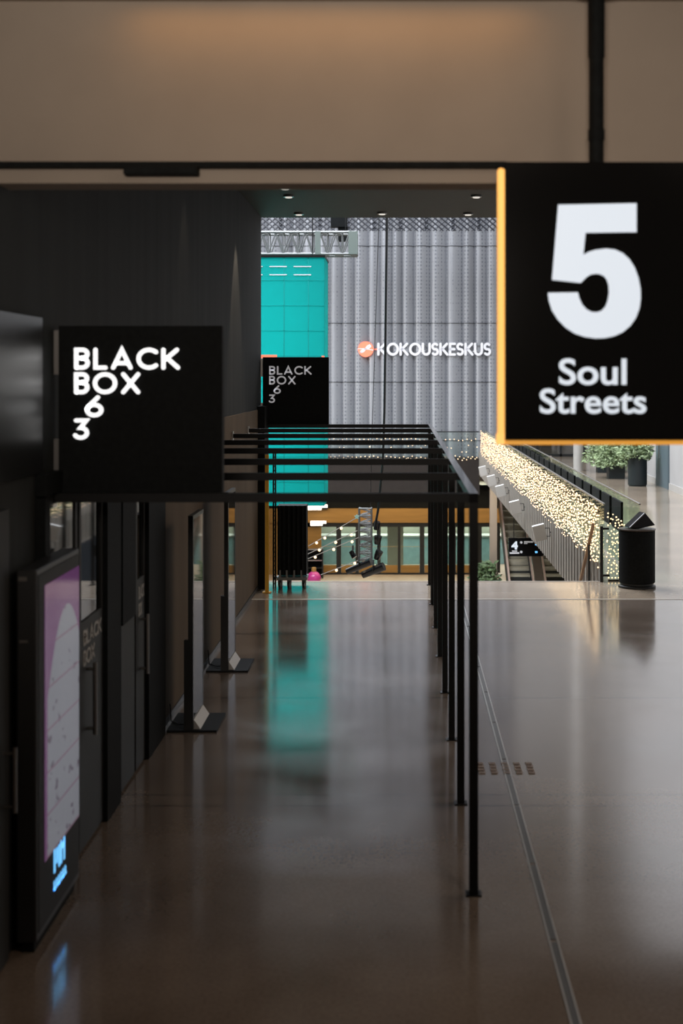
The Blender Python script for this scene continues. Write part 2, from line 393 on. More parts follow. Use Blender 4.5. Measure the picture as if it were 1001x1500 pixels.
struct('baseboard_right', MB().box(7.21, 7.25, 20, 38.2, 0, .18).box(7.21, 7.25, 40.2, 54, 0, .18), column_m, 'pale plinth along the right wall', 'skirting')
struct('wall_back', MB().box(-2.6, 7.6, -4.2, -4, 0, 5.36), plaster_w, 'wall behind the camera', 'wall')
struct('ceiling', MB().box(-2.6, 7.6, -4, 7.15, 4.895, 5.36), bulk_m, 'ceiling of the near hall', 'ceiling')
struct('wall_front', MB().box(-2.04, 7.25, 7.15, 7.40, 3.98, 5.36), bulk_m, 'beige wall above the passage opening', 'wall')
struct('ceiling_passage', MB().box(-2.6, 7.6, 7.15, 20.9, 5.36, 5.75), soffit_m, 'black ceiling of the passage', 'ceiling')
struct('wall_atrium', MB().box(-9, 7.6, 20.7, 20.9, 5.75, 16), slab_m, 'wall above the passage on the atrium side', 'wall')
struct('wall_atrium_left', MB().box(-9.2, -9, 18, 64, -5, 16), slab_m, 'dark side wall of the atrium', 'wall')
struct('wall_lower_near', MB().box(-9, 7.25, 18, 18.2, -5, -.6), slab_m, 'wall below the passage floor', 'wall')
struct('ceiling_atrium', MB().box(-9.2, 7.6, 20.7, 60, 16, 16.2), plaster_w, 'high ceiling of the atrium', 'ceiling')
struct('wall_far_right', MB().box(4.2, 7.25, 54.5, 54.8, 0, 16), plaster_w, 'end wall of the right gallery', 'wall')

# wavy cladding over the far gallery
fm = MB(); prof = []; x = -9.0
while x < 4.2:
    wv = random.choice((.38, .46, .54, .62)); dp = random.uniform(.20, .32)
    for k in range(8):
        u = k / 8; prof.append((x + u * wv, 54.5 - dp * (math.sin(math.pi * u ** .6) ** .8)))
    x += wv
prof.append((x, 54.5)); zs = [0, .62, 2.85, 5.1, 8.05, 11, 16]
vs = []; fs = []
for z in zs:
    for p in prof: vs.append((p[0], p[1], z))
n = len(prof)
for k in range(len(zs) - 1):
    for i in range(n - 1): fs.append((k * n + i, k * n + i + 1, (k + 1) * n + i + 1, (k + 1) * n + i))
fm.add(vs, fs)
fo = struct('wall_far', fm, facade_m, 'fluted grey perforated metal wall across the atrium', 'wall', smooth=False)
sm = MB()
for z in (.62, 2.85, 5.1, 8.05): sm.path([(p[0], p[1] - .012, z) for p in prof], .012, 4)
struct('trim_5', sm, black, 'thin dark joints across the fluted metal wall', 'wall trim')
# corrugated fascia under the right gallery
cm = MB(); ys = 20.99; pr = []
while ys < 53:
    pr += [(2.95, ys), (2.95, ys + .20), (2.925, ys + .22), (2.925, ys + .38)]; ys += .40
vs = [(p[0], p[1], z) for z in (-.6, .26) for p in pr]; n = len(pr)
cm.add(vs, [(i, i + 1, n + i + 1, n + i) for i in range(n - 1)])
struct('trim_6', cm, mat('fascia_metal', (.36, .33, .29, 1), .4, .4, var=.12, vscale=2), 'corrugated metal fascia below the string lights', 'wall trim')
# linear drain
dm = MB(); de = MB(); de.box(.788, .798, 4, 19.2, .0005, .005); de.box(.832, .842, 4, 19.2, .0005, .005)
yy = 4.0
while yy < 19.2:
    dm.box(.798, .832, yy, min(19.2, yy + 1.16), .0005, .0025); yy += 1.2
drain = struct('trim_7', dm, mat('drain_steel', (.13, .125, .12, 1), .35, .6), 'narrow metal drain channel running along the floor', 'floor drain')
de.build('drain_edge', mat('drain_edge_steel', (.5, .49, .47, 1), .35, .6), drain)

# doors in the left wall
def leaf(p, y0, y1, glass=True, hy=None, letters=False):
    lf = MB(); lf.box(WL + .004, WL + .03, y0, y1, .02, 1.46); lf.box(WL + .004, WL + .03, y0, y1, 2.27, 2.33)
    lf.box(WL + .004, WL + .03, y0, y0 + .05, 1.46, 2.27); lf.box(WL + .004, WL + .03, y1 - .05, y1, 1.46, 2.27)
    L = lf.build('door_leaf', door_m, p)
    MB().box(WL + .006, WL + .02, y0 + .05, y1 - .05, 1.46, 2.27).build('glass_pane', mirror_glass, L)
    if hy:
        hm = MB(); hm.tube((WL + .085, hy, .72), (WL + .085, hy, 1.18), .014, 10)
        for z in (.76, 1.14): hm.tube((WL + .03, hy, z), (WL + .085, hy, z), .010, 8)
        part(hm.build('door_handle', dark_steel, L, smooth=False), 'steel bar handle')
    if letters:
        y = y0 + .10; wd = y1 - y0 - .16
        for s, z, k in (('BLACK', 1.30, 1.0), ('BOX', 1.17, .62)):
            lm = MB(); adv = sum(GL[c][0] for c in s); sx = wd * k / adv; xx = 0
            for c in s:
                for st in GL[c][1]:
                    lm.ribbon([(xx + q[0], q[1]) for q in st], .17, (lambda u, v, ww, z=z, sx=sx: (WL + .031 + ww, y + u * sx, z + v * .10)), .002, c == 'O')
                xx += GL[c][0]
            part(lm.build('lettering', dim_letter, L), 'pale letters ' + s)
def frame_posts(p, ys):
    fmb = MB()
    for a, bb in ys: fmb.box(WL + .002, WL + .06, a, bb, 0, 2.33)
    fmb.box(WL + .002, WL + .06, ys[0][0], ys[-1][1], 2.34, 2.46)
    fmb.build('door_frame', black_matte, p)
d1 = thing('door_1', (WL, 9.0, 0), 'black double door nearest the camera with reflecting glass and BLACK BOX letters', 'door', kind='structure')
leaf(d1, 8.05, 8.84); leaf(d1, 8.90, 9.60, hy=9.10, letters=True)
frame_posts(d1, [(7.93, 8.04), (9.61, 10.06)])
d2 = thing('door_2', (WL, 10.6, 0), 'black double door further along with small panes and bar handle', 'door', kind='structure')
leaf(d2, 10.08, 10.74); leaf(d2, 10.80, 11.18, hy=10.98, letters=True)
MB().box(WL + .032, WL + .045, 10.22, 10.72, 1.22, 2.2).build('notice_board', black_matte, d2)
frame_posts(d2, [(10.065, 10.078), (11.19, 11.98)])
d3 = thing('door_3', (WL, 6.9, 0), 'black door at the very left with a pale bar handle', 'door', kind='structure')
MB().box(WL + .004, WL + .03, 6.3, 7.3, .02, 2.33).build('door_leaf', door_m, d3)
hm = MB(); hm.tube((WL + .085, 7.2, .80), (WL + .085, 7.2, 1.13), .013, 10)
for z in (.83, 1.10): hm.tube((WL + .03, 7.2, z), (WL + .085, 7.2, z), .010, 8)
hm.build('door_handle', dark_steel, d3)
d4 = thing('door_4', (7.25, 39.2, 0), 'blue grey door in the pale right wall beside the tall planter', 'door', kind='structure')
MB().box(7.20, 7.249, 38.3, 40.1, 0, 2.3).build('door_leaf', bluegrey, d4)
MB().tube((7.15, 39.3, .8), (7.15, 39.3, 1.3), .02).box(7.15, 7.2, 39.28, 39.32, .85, .88).box(7.15, 7.2, 39.28, 39.32, 1.22, 1.25).build('door_handle', chrome, d4)

# ------------------------------------------------------------------ hanging level sign
SY = 6.82
k = SY / F
sx0, sx1 = (740 - PX) * k, (1004 - PX) * k
sz1, sz0 = CAM_H - (237 - PY) * k, CAM_H - (645 - PY) * k
sg = thing('level_sign', ((sx0 + sx1) / 2, SY, sz0), 'large black hanging sign reading 5 Soul Streets with orange glowing edge', 'sign')
MB().box(sx0, sx1, SY, SY + .10, sz0, sz1).build('sign_panel', mat('sign_face', (.006, .006, .006, 1), .10, 0, .25), sg, bevel=.004)
em = MB(); em.tube(at(734.5, 252, SY + .03), at(734.5, 640, SY + .03), .0195, 16); em.ball(at(734.5, 252, SY + .03), .0195, 12, 8); em.box(sx0 - .04, sx0 - .001, SY + .012, SY + .05, sz0 - .02, sz0 + .03)
part(em.build('edge_light', orange_lit, sg, smooth=False), 'bright orange glowing strip down the left edge')
part(MB().box(sx0 - .001, sx1, SY + .02, SY + .08, sz0 - .022, sz0 - .001).build('edge_light', amber_lit, sg), 'amber glowing strip along the bottom edge')
five = [(430, 312), (788, 305), (788, 437), (555, 440), (545, 540), (570, 527), (600, 518), (650, 512), (690, 517), (725, 533), (755, 560), (780, 600), (797, 648), (806, 695), (807, 740), (801, 785), (785, 828), (760, 864), (725, 894), (685, 912), (640, 921), (598, 922), (550, 915), (505, 900), (463, 872), (428, 836), (402, 795), (388, 752), (383, 714), (520, 712), (527, 740), (540, 768), (560, 790), (582, 801), (605, 803), (628, 796), (645, 778), (656, 750), (662, 715), (660, 680), (652, 654), (638, 637), (620, 629), (600, 627), (578, 631), (560, 642), (545, 657), (533, 669), (402, 655)]
fmb = MB(); fmb.prism([(p[0] / 3.118 + 680, p[1] / 3.118 + 200) for p in five], lambda u, v, ww: tuple(at(u, v, SY) - Vector((0, .002 + ww, 0))), .004)
part(fmb.build('numeral', white_lit, sg), 'white lit numeral 5')
for s, a, b_, c_, d_ in (('Soul', 819, 918, 525, 564), ('Streets', 791, 947, 569, 606)):
    p0, p1 = at(a, d_, SY), at(b_, c_, SY); tm = MB(); text_into(tm, s, p0.x, p1.x, p0.z, p1.z, SY - .002, .004, .016)
    part(tm.build('lettering', white_lit, sg), 'white lit word ' + s)
pp = MB(); pc = at(874, 240, SY + .05); pp.tube(pc, (pc.x, pc.y, 4.60), .036, 16); pp.tube((pc.x, pc.y, 4.15), (pc.x, pc.y, 4.20), .041, 16); pp.tube((pc.x, pc.y, 4.55), (pc.x, pc.y, 4.895), .041, 16); pp.tube((pc.x, pc.y, 4.87), (pc.x, pc.y, 4.895), .10, 20)
pp.build('hanging_pole', black_matte, sg)

# rail along the beige wall
TY = 7.09
tr = thing('overhead_rail', (-1.0, TY, 4.1), 'thin black rail fixed across the beige wall with a small box hanging on it', 'rail')
a, b_ = at(-40, 238, TY), at(742, 242, TY)
MB().box(a.x, b_.x, TY - .02, TY + .058, b_.z - .012, b_.z + .016).build('rail', black_matte, tr)
a, b_ = at(183, 243, TY), at(291, 257, TY)
MB().box(a.x, b_.x, TY - .05, TY + .05, b_.z, a.z - .002).build('sensor_box', black_matte, tr, bevel=.006)

# ------------------------------------------------------------------ black box signs
def black_box_sign(y, label):
    x0, z0, wd, ht = -2.04, 2.322, .995, .985
    t = thing('projecting_sign', (x0 + wd / 2, y, z0), label, 'sign', 'square black BLACK BOX signs on the left wall')
    MB().box(x0 + .035, x0 + wd, y, y + .10, z0, z0 + ht).build('sign_panel', black_matte, t, bevel=.004)
    for za in (.70, .06): MB().box(x0 + .001, x0 + .035, y + .03, y + .09, z0 + za, z0 + za + .26).build('wall_bracket', dark_steel, t)
    q = wd / 250.0                                   # metres per photo pixel on the near sign
    for s, px, py0, py1, wp in (('BLACK', 107, 508, 540, 156), ('BOX', 107, 544, 576, 98), ('6', 122.5, 578, 610, 27), ('3', 107, 612, 643, 23)):
        mb = MB(); word(mb, s, x0 + (px - 75) * q, wp * q, z0 + (723 - py1) * q, (py1 - py0) * q, y - .001, .008, .185)
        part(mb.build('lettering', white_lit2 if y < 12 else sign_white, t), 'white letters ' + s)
    return t
black_box_sign(8.33, 'black square BLACK BOX sign with bright letters above the nearest pergola beam')
black_box_sign(20.675, 'smaller looking black square BLACK BOX sign in front of the teal banner')

# ------------------------------------------------------------------ pergola
pg = thing('metal_pergola', (-.8, 14.4, 0), 'black steel frame of posts and cross beams standing along the left wall', 'pergola')
PXr = .425; Y0 = 8.27; DY = 1.767
for i in range(8):
    y = Y0 + i * DY
    part_ = MB().box(PXr - .026, PXr + .026, y - .026, y + .026, 0, 2.279).box(PXr - .045, PXr + .045, y - .045, y + .045, 0, .008).build('post', frame_m, pg)
    cb = MB().box(WL + .03, PXr - .027, y - .026, y + .026, 2.28, 2.332).build('cross_beam', frame_m, pg)
    MB().box(WL + .014, WL + .03, y - .045, y + .045, 2.25, 2.36).build('wall_bracket', chrome, cb)
MB().box(PXr - .026, PXr + .026, Y0 - .026, Y0 + 7 * DY + .026, 2.28, 2.332).build('long_beam', black_gloss, pg)

# ------------------------------------------------------------------ digital totem
kx0, kx1, ky0, ky1 = WL + .04, -1.895, 7.40, 8.38
ki = thing('information_totem', (-1.96, 7.9, 0), 'tall black information totem against the left wall with a pale pink screen', 'information totem')
body = MB().box(kx0, kx1, ky0, ky1, .06, 2.0).build('totem_body', mat('totem_shell', (.016, .016, .016, 1), .45), ki, bevel=.008)
MB().box(kx0 + .02, kx1 - .02, ky0 + .03, ky1 - .03, 0, .06).build('plinth', black_matte, ki)
part(MB().box(kx1 + .0005, kx1 + .004, ky0 + .03, ky1 - .03, .10, 1.97).build('bezel', mat('grey_bezel', (.013, .012, .010, 1), .55, 0, .2), ki), 'dark grey front frame')
def screen_material():
    m = bpy.data.materials.new('totem_screen'); m.use_nodes = True; nt = m.node_tree; L = nt.links.new; b = nt.nodes['Principled BSDF']
    b.inputs['Base Color'].default_value = (.02, .02, .02, 1); b.inputs['Roughness'].default_value = .08
    tc = nt.nodes.new('ShaderNodeTexCoord'); sp = nt.nodes.new('ShaderNodeSeparateXYZ'); L(tc.outputs['Generated'], sp.inputs[0])
    def mth(op, a, bb):
        k = nt.nodes.new('ShaderNodeMath'); k.operation = op
        for i, q in enumerate((a, bb)):
            if isinstance(q, (int, float)): k.inputs[i].default_value = q
            elif q is not None: L(q, k.inputs[i])
        return k.outputs[0]
    # the page: a pale sheet with a rounded top on a purple ground
    dy = mth('SUBTRACT', sp.outputs[1], .62); dy2 = mth('MULTIPLY', dy, dy)
    lim = mth('SUBTRACT', .88, mth('MULTIPLY', dy2, 1.0))
    inside = mth('LESS_THAN', sp.outputs[2], lim)
    edge = mth('GREATER_THAN', sp.outputs[1], .07); pg_ = mth('MULTIPLY', inside, edge)
    mp = nt.nodes.new('ShaderNodeMapping'); mp.inputs['Scale'].default_value = (1, 3.5, 9); L(tc.outputs['Generated'], mp.inputs[0])
    v = nt.nodes.new('ShaderNodeTexNoise'); v.inputs['Scale'].default_value = 2.2; v.inputs['Detail'].default_value = 2; L(mp.outputs[0], v.inputs['Vector'])
    ink = mth('GREATER_THAN', v.outputs[0], .66)
    z6 = mth('FRACT', mth('MULTIPLY', sp.outputs[2], 6.5), None); line = mth('LESS_THAN', z6, .05)
    c1 = nt.nodes.new('ShaderNodeMixRGB'); L(ink, c1.inputs[0]); c1.inputs[1].default_value = (.36, .37, .43, 1); c1.inputs[2].default_value = (.14, .10, .16, 1)
    c2 = nt.nodes.new('ShaderNodeMixRGB'); L(line, c2.inputs[0]); L(c1.outputs[0], c2.inputs[1]); c2.inputs[2].default_value = (.30, .16, .25, 1)
    c3 = nt.nodes.new('ShaderNodeMixRGB'); L(pg_, c3.inputs[0]); c3.inputs[1].default_value = (.22, .05, .22, 1); L(c2.outputs[0], c3.inputs[2])
    L(c3.outputs[0], b.inputs['Emission Color']); b.inputs['Emission Strength'].default_value = .30
    return m
part(MB().box(kx1 + .0045, kx1 + .007, ky0 + .15, ky1 - .03, .43, 1.90).build('screen', screen_material(), ki), 'lit screen with a pale page on purple')
lm = MB()                                           # small blue lit logo at the foot: two blocks of strokes
for i, (yy, zz, w_, h_) in enumerate(((7.765, .30, .028, .13), (7.82, .335, .028, .085), (7.87, .30, .028, .12), (7.915, .30, .028, .13), (7.955, .375, .05, .03), (7.985, .30, .026, .13))):
    lm.box(kx1 + .0045, kx1 + .007, yy - w_ / 2, yy + w_ / 2, zz, zz + h_)
for i in range(6):
    lm.box(kx1 + .0045, kx1 + .007, 7.75 + i * .05, 7.75 + i * .05 + .022, .205 + .012 * (i % 2), .255)
    lm.box(kx1 + .0045, kx1 + .007, 7.75 + i * .05, 7.75 + i * .05 + .036, .205, .217)
part(lm.build('logo', blue_lit, ki), 'blue lit logo')
for (xx, zz, w_, h_) in ((-1.967, 1.955, .045, .022), (-1.963, 1.63, .045, .012)):
    part(MB().box(xx - w_ / 2, xx + w_ / 2, ky0 - .002, ky0 - .0002, zz - h_ / 2, zz + h_ / 2).build('sticker', sticker_m, ki), 'small grey sticker')

# ------------------------------------------------------------------ poster stands
glass_poster = mat('poster_glass', (.035, .036, .04, 1), .03, 0, .9)
def poster_stand():
    t = thing('poster_stand', (-1.77, 12.36, 0), 'nearer narrow poster stand with reflecting glass beside the black door pillar', 'display stand', 'poster stands along the left wall')
    MB().box(-1.985, -1.557, 12.04, 12.68, 0, .018).build('base_plate', mat('stand_base', (.02, .023, .025, 1), .75, 0, .2), t, bevel=.003)
    f_ = MB().box(-1.80, -1.757, 12.04, 12.075, .018, 1.835).box(-1.80, -1.757, 12.645, 12.68, .018, 1.835).box(-1.80, -1.757, 12.075, 12.645, 1.80, 1.835).box(-1.80, -1.757, 12.075, 12.645, .018, .06).build('frame', black, t)
    part(MB().box(-1.79, -1.759, 12.075, 12.645, .06, 1.80).build('poster_glass', glass_poster, t), 'glossy poster glass')
    MB().box(-1.835, -1.80, 12.04, 12.09, .018, .78).build('back_strut', black, t)
    g = MB(); g.add([(-1.756, 12.08, .019), (-1.756, 12.64, .019), (-1.70, 12.08, .019), (-1.70, 12.64, .019), (-1.756, 12.08, .10), (-1.756, 12.64, .10)], [(0, 1, 3, 2), (0, 4, 5, 1), (2, 3, 5, 4), (0, 2, 4), (1, 5, 3)])
    part(g.build('foot_wedge', lamp_panel, t), 'pale sloping foot wedge')
    MB().path([(-1.80, 12.2, .10), (-1.85, 12.15, .045), (-1.90, 12.2, .03), (-1.96, 12.3, .03), (-2.0, 12.4, .01), (-2.02, 12.45, .15)], .006).build('power_cable', black, t)
    return t
ps = poster_stand()
p2 = copy_tree(ps, (0, 2.46, 0))
p2['label'] = 'farther narrow poster stand with reflecting glass, second along the left wall'

# ------------------------------------------------------------------ far end of the passage: yellow post and trolley
yp = MB().box(-1.895, -1.845, 19.88, 19.93, .012, 1.93).box(-1.93, -1.81, 19.85, 19.96, 0, .012)
tag(yp.build('yellow_post', yellow_m), 'slim yellow post standing at the end of the left wall', 'post')
ty = 20.45
tx0, tx1 = (408 - PX) * ty / F, (450 - PX) * ty / F
t = thing('equipment_trolley', ((tx0 + tx1) / 2, ty, 0), 'black covered equipment trolley on castors beside the yellow post', 'trolley')
cv = MB(); nseg = 22; prof2 = []
for i in range(nseg + 1):
    u = i / nseg; prof2.append((tx0 + u * (tx1 - tx0), ty - .16 - .015 * math.sin(u * 38)))
back_ = [(p[0], ty + .16) for p in reversed(prof2[::nseg])]
cv.prism(prof2 + back_, lambda u, v, w_: (u, v, .19 + w_), .99)
part(cv.build('cover', black_matte, t), 'black ribbed cover')
fr_ = MB(); fr_.box(tx0 - .01, tx1 + .01, ty - .18, ty + .18, .12, .16)
for xx in (tx0 + .02, tx0 + .12, tx0 + .22, tx0 + .33): fr_.box(xx, xx + .03, ty - .17, ty - .14, .16, .26)
fr_.build('base_frame', alu, t)
for xx in (tx0 + .03, tx0 + .16, tx1 - .04):
    for y_ in (ty - .13, ty + .13):
        c_ = MB(); c_.tube((xx - .018, y_, .045), (xx + .018, y_, .045), .045, 16); c_.box(xx - .025, xx + .025, y_ - .02, y_ + .02, .085, .12); c_.box(xx - .025, xx - .019, y_ - .015, y_ + .015, .04, .1)
        c_.build('castor', black, t)
up = MB(); ux = (402 - PX) * ty / F
up.tube((ux - .012, ty, .0), (ux - .012, ty, 1.98), .012, 8); up.tube((ux + .018, ty, 0), (ux + .018, ty, 1.98), .012, 8)
for i in range(30): up.tube((ux - .012, ty, .03 + i * .065), (ux + .018, ty, .06 + i * .065), .008, 5)
up.box(ux, tx0 + .02, ty - .02, ty + .02, .125, .15)
up.build('upright', black, t)

# ------------------------------------------------------------------ floor marks
for i in range(5):
    cx = (705 + i * 18 - PX) * 10.93 / F
    m = MB()
    for j in range(4):
        y_ = 10.78 + j * .085
        m.box(cx - .024, cx + .024, y_, y_ + .020, .0005, .0066)
        m.box(cx - .024, cx + .024, y_ + .035, y_ + .049, .0005, .0066)
        m.box(cx + (-.026 if j % 2 else .018), cx + (-.018 if j % 2 else .026), y_ + .016, y_ + .07, .0005, .0062)
    tag(m.build('floor_stud_strip', rust_m), ('leftmost rust coloured tactile strip on the floor, beside the pergola post', 'second rust coloured tactile strip from the left on the floor', 'rust coloured tactile strip crossing the metal drain channel', 'first rust coloured tactile strip right of the drain channel', 'rightmost rust coloured tactile strip on the floor')[i], 'floor marking', 'tactile strips in a row on the floor')

# ------------------------------------------------------------------ litter bin and box on it
by = 20.42; bx = (933.5 - PX) * by / F
bn = thing('litter_bin', (bx, by, 0), 'round black litter bin standing at the glass balustrade', 'bin')
MB().lathe((bx, by, 0), [(.265, 0), (.265, .03), (.235, .045), (.235, .07)], 40).build('base', black, bn, smooth=False)
MB().lathe((bx, by, 0), [(.25, .07), (.258, .085), (.258, .81), (.25, .82)], 48).build('bin_body', black_matte, bn)
part(MB().lathe((bx, by, 0), [(.258, .8205), (.268, .825), (.268, .842), (.20, .848)], 48).build('rim', mat('bin_rim', (.10, .08, .065, 1), .3, .5), bn), 'metal rim')
bb = MB(); bb.obox((bx + .035, by, .88), (.33, .20, .25), Matrix.Rotation(math.radians(14), 3, 'Z') @ Matrix.Rotation(math.radians(-41), 3, 'Y'))
bb.v = [(v[0], v[1], max(v[2], .850)) for v in bb.v]
tag(bb.build('black_bag', black_gloss, bevel=.012), 'shiny black bag slumped on top of the round litter bin', 'bag')

# ------------------------------------------------------------------ balustrades
dim_glass = glass_mat('dim_glass', (.86, .93, .88, 1), .10)
def glass_run(t, x, y0, y1, z0, z1, n, th=.012, gm=None):
    L = (y1 - y0) / n
    for i in range(n): MB().box(x - th / 2, x + th / 2, y0 + i * L + .012, y0 + (i + 1) * L - .012, z0, z1).build('glass_panel', gm or rail_glass, t)
ba = thing('glass_balustrade', (3.0, 36, 0), 'long glass balustrade behind the curtain of string lights', 'balustrade')
glass_run(ba, 3.01, 21.02, 52.6, .0, 1.13, 16)
MB().box(2.995, 3.025, 21.0, 52.6, 1.13, 1.15).build('handrail', chrome, ba)
es = thing('glass_screen', (3.3, 21.03, 0), 'short clear glass screen across the end of the balustrade behind the litter bin', 'glass screen')
MB().box(3.07, 3.52, 21.03, 21.042, .02, 1.10).build('glass_panel', rail_glass, es); MB().box(3.07, 3.52, 21.02, 21.05, 0, .022).build('base_rail', black, es)
ck = MB(); ck.box(2.94, 2.982, 20.92, 20.96, 0, .82); ck.box(2.982, 3.07, 20.93, 20.955, .77, .80); ck.box(2.982, 3.08, 20.93, 20.955, .08, .11)
ck.build('end_post', black, ba)
b2 = thing('dark_balustrade', (3.5, 36, 0), 'second glass balustrade with dark lower panels behind the string lights', 'balustrade')
glass_run(b2, 3.55, 21.1, 49.5, .03, 1.12, 14, .012, dim_glass)
MB().box(3.535, 3.565, 21.1, 49.5, 1.12, 1.14).build('handrail', chrome, b2)
for i in range(22):
    y_ = 22.6 + i * 1.22
    MB().box(3.50, 3.54, y_, y_ + .95, .55, 1.03).build('dark_panel', black_matte, b2)
b3 = thing('far_balustrade', (-2, 53, 0), 'glass balustrade on the dark slab across the far end of the atrium', 'balustrade')
for i in range(7): MB().box(-9 + i * 1.7 + .02, -9 + (i + 1) * 1.7 - .02, 53.05, 53.062, 0.0, .98).build('glass_panel', rail_glass, b3)
MB().box(-9, 2.94, 53.03, 53.08, .98, 1.02).build('handrail', black, b3)
hr = thing('stair_handrail', (2.86, 21.3, 0), 'brown handrail going down the stairs beside the string lights', 'handrail')
MB().bar((2.845, 20.99, .84), (2.845, 22.7, -.36), .04, .05).build('rail', hand_wood, hr)
MB().box(2.83, 2.86, 21.44, 21.48, -.5, .48).build('post', black, hr)

# ------------------------------------------------------------------ string lights
bulb_me = bpy.data.meshes.new('light_bulb')
tmp = MB().ball((0, 0, 0), .0125, 8, 5); bulb_me.from_pydata(tmp.v, [], tmp.f); bulb_me.materials.append(bulb_m)
def light_net(name, label, strands, org, r_far):
    t = thing(name, org, label, 'string lights')
    wires = MB(); pts = []
    for s in strands:
        wires.path([s[0], s[-1]], .0025, 3); pts += s[1:]
    wires.build('wire', wire_m, t)
    pts.sort(key=lambda p: p[1])
    for p in pts[:100]:
        o = bpy.data.objects.new('light_bulb', bulb_me); COL.objects.link(o); o.parent = t; o.location = Vector(p) - Vector(org)
    m = MB()
    for p in pts[100:]: m.oct(p, r_far)
    o = m.build('light_bulbs', bulb_m, t); o['kind'] = 'stuff'
    return t
strands = []; y = 21.05
while y < 52:
    zt = 1.10 - random.random() * .06; zb = random.choice((.20, .25, .28, .30, .32))
    n = int((zt - zb) / .06); st = [(2.925, y, zt + .02)]
    for i in range(n):
        if random.random() < .88:
            st.append((2.925 + random.uniform(-.02, .012), y + random.uniform(-.05, .05), zt - i * .06 + random.uniform(-.02, .02)))
    st.append((2.925, y, zb)); strands.append(st); y += .105 + .004 * (y - 21)
main_strands = strands; strands = []; x = 3.09
while x < 3.45:
    zt = 1.08 - (x - 3.0) * .75; st = [(x, 21.10, zt + .02)]
    for i in range(int((zt - .04) / .045)):
        if random.random() < .9: st.append((x + random.uniform(-.03, .03), 21.10 + random.uniform(-.02, .02), zt - i * .045 + random.uniform(-.02, .02)))
    st.append((x, 21.10, .04)); strands.append(st); x += .05
light_net('light_curtain', 'short curtain of warm string lights between the black end post and the litter bin', strands, (3.25, 21.1, .9), .0125)
light_net('light_curtain', 'dense curtain of warm string lights hanging along the right side of the atrium', main_strands, (2.925, 36, 1.1), .0135)
strands = []; x = -6.0
while x < 2.9:
    st = [(x, 52.95, .95), (x, 52.95, .72 + random.uniform(-.04, .04))]
    if random.random() < .45: st.append((x + .05, 52.95, .45 + random.uniform(-.06, .06)))
    if random.random() < .3: st.append((x - .03, 52.95, .25))
    if x > -2.8 or True:
        st.append((x + .04, 52.95, .06 + random.uniform(-.05, .05)))
        st.append((x - .02, 52.95, -.02 + random.uniform(-.04, .04)))
    strands.append(st); x += .16
light_net('far_light_curtain', 'thin rows of warm string lights across the far end of the atrium', strands, (-1.5, 52.95, .95), .022)

# ------------------------------------------------------------------ flood lamps on the fascia
fl_pos = [((718, 690), 46.5, 'farthest and highest', 11), ((731, 704), 42.0, 'second farthest', 12), ((745, 719), 38.3, 'middle', 13), ((767, 743), 33.4, 'second nearest', 15), ((805, 780), 27.6, 'nearest and largest', 18)]
fl0 = None
for (p, yy, wd, s_), in zip(fl_pos):
    c = Vector((2.70, yy, 3 - (p[1] - PY) * yy / F))
    if fl0 is None:
        fl0 = thing('flood_lamp', c, '', 'lamp', 'pale square flood lamps on the metal fascia')
        Mr = Matrix.Rotation(math.radians(-14), 3, 'Y') @ Matrix.Rotation(math.radians(10), 3, 'X')
        MB().obox(c, (.24, .08, .32), Mr).build('housing', lamp_panel, fl0, bevel=.01)
        br = MB(); br.path([c + Vector((.10, .06, .08)), c + Vector((.2, .06, .08)), c + Vector((.21, .06, -.08)), c + Vector((.10, .06, -.08))], .008, 5); br.tube(c + Vector((.2, .06, 0)), c + Vector((.245, .06, 0)), .012, 6)
        br.build('bracket', black, fl0); o = fl0; base = c
    else: o = copy_tree(fl0, c - base)
    o['label'] = wd + ' of the five pale square flood lamps fixed below the light curtain'

# hanging display 4
dy_ = 40.0
p0, p1 = at(745.5, 815, dy_), at(796, 788, dy_)
ds = thing('hanging_display', ((p0.x + p1.x) / 2, dy_, p0.z), 'black hanging display reading 4 in front of the escalators', 'sign')
MB().box(p0.x, p1.x, dy_, dy_ + .08, p0.z, p1.z).build('display_panel', black_gloss, ds)
MB().box(p1.x + .03, p1.x + .55, dy_, dy_ + .08, p0.z, p0.z + .30).box(p1.x, p1.x + .04, dy_ + .02, dy_ + .06, p0.z + .05, p0.z + .09).build('side_panel', black_gloss, ds)
m4 = MB(); k = dy_ / F
text_into(m4, '4', *[at(749.5, 805, dy_).x, at(759, 793, dy_).x, at(0, 805, dy_).z, at(0, 793, dy_).z], dy_ - .002, .004, .05)
part(m4.build('numeral', white_lit, ds), 'white numeral 4')
mt = MB()
for (xa, xb, ya, yb) in ((750.5, 758, 806.5, 808), (747, 761, 809, 811.2), (768, 781, 792.8, 794.8), (768, 773, 795.6, 796.6), (801.5, 806, 811, 813.5), (798.4, 798.9, 806, 814)):
    q0, q1 = at(xa, yb, dy_), at(xb, ya, dy_); mt.box(q0.x, q1.x, dy_ - .004, dy_ - .001, q0.z, q1.z)
for (cx, cy) in ((764, 794.5), (764, 808.5)):
    c = at(cx, cy, dy_); mt.prism([(c.x + .035 * math.cos(a_ * .5236), c.z + .035 * math.sin(a_ * .5236)) for a_ in range(12)], lambda u, v, w_: (u, dy_ - .001 - w_, v), .003)
part(mt.build('lettering', sign_white, ds), 'small white text lines')
mi = MB()
for (cx, cy) in ((786, 793.5), (786, 797.2), (790.3, 797.2), (786, 808.7)):
    q0, q1 = at(cx - 1.7, cy + 1.4, dy_), at(cx + 1.7, cy - 1.4, dy_); mi.box(q0.x, q1.x, dy_ - .004, dy_ - .001, q0.z, q1.z)
part(mi.build('pictogram', blue_lit, ds), 'small blue symbols')
hgm = MB()
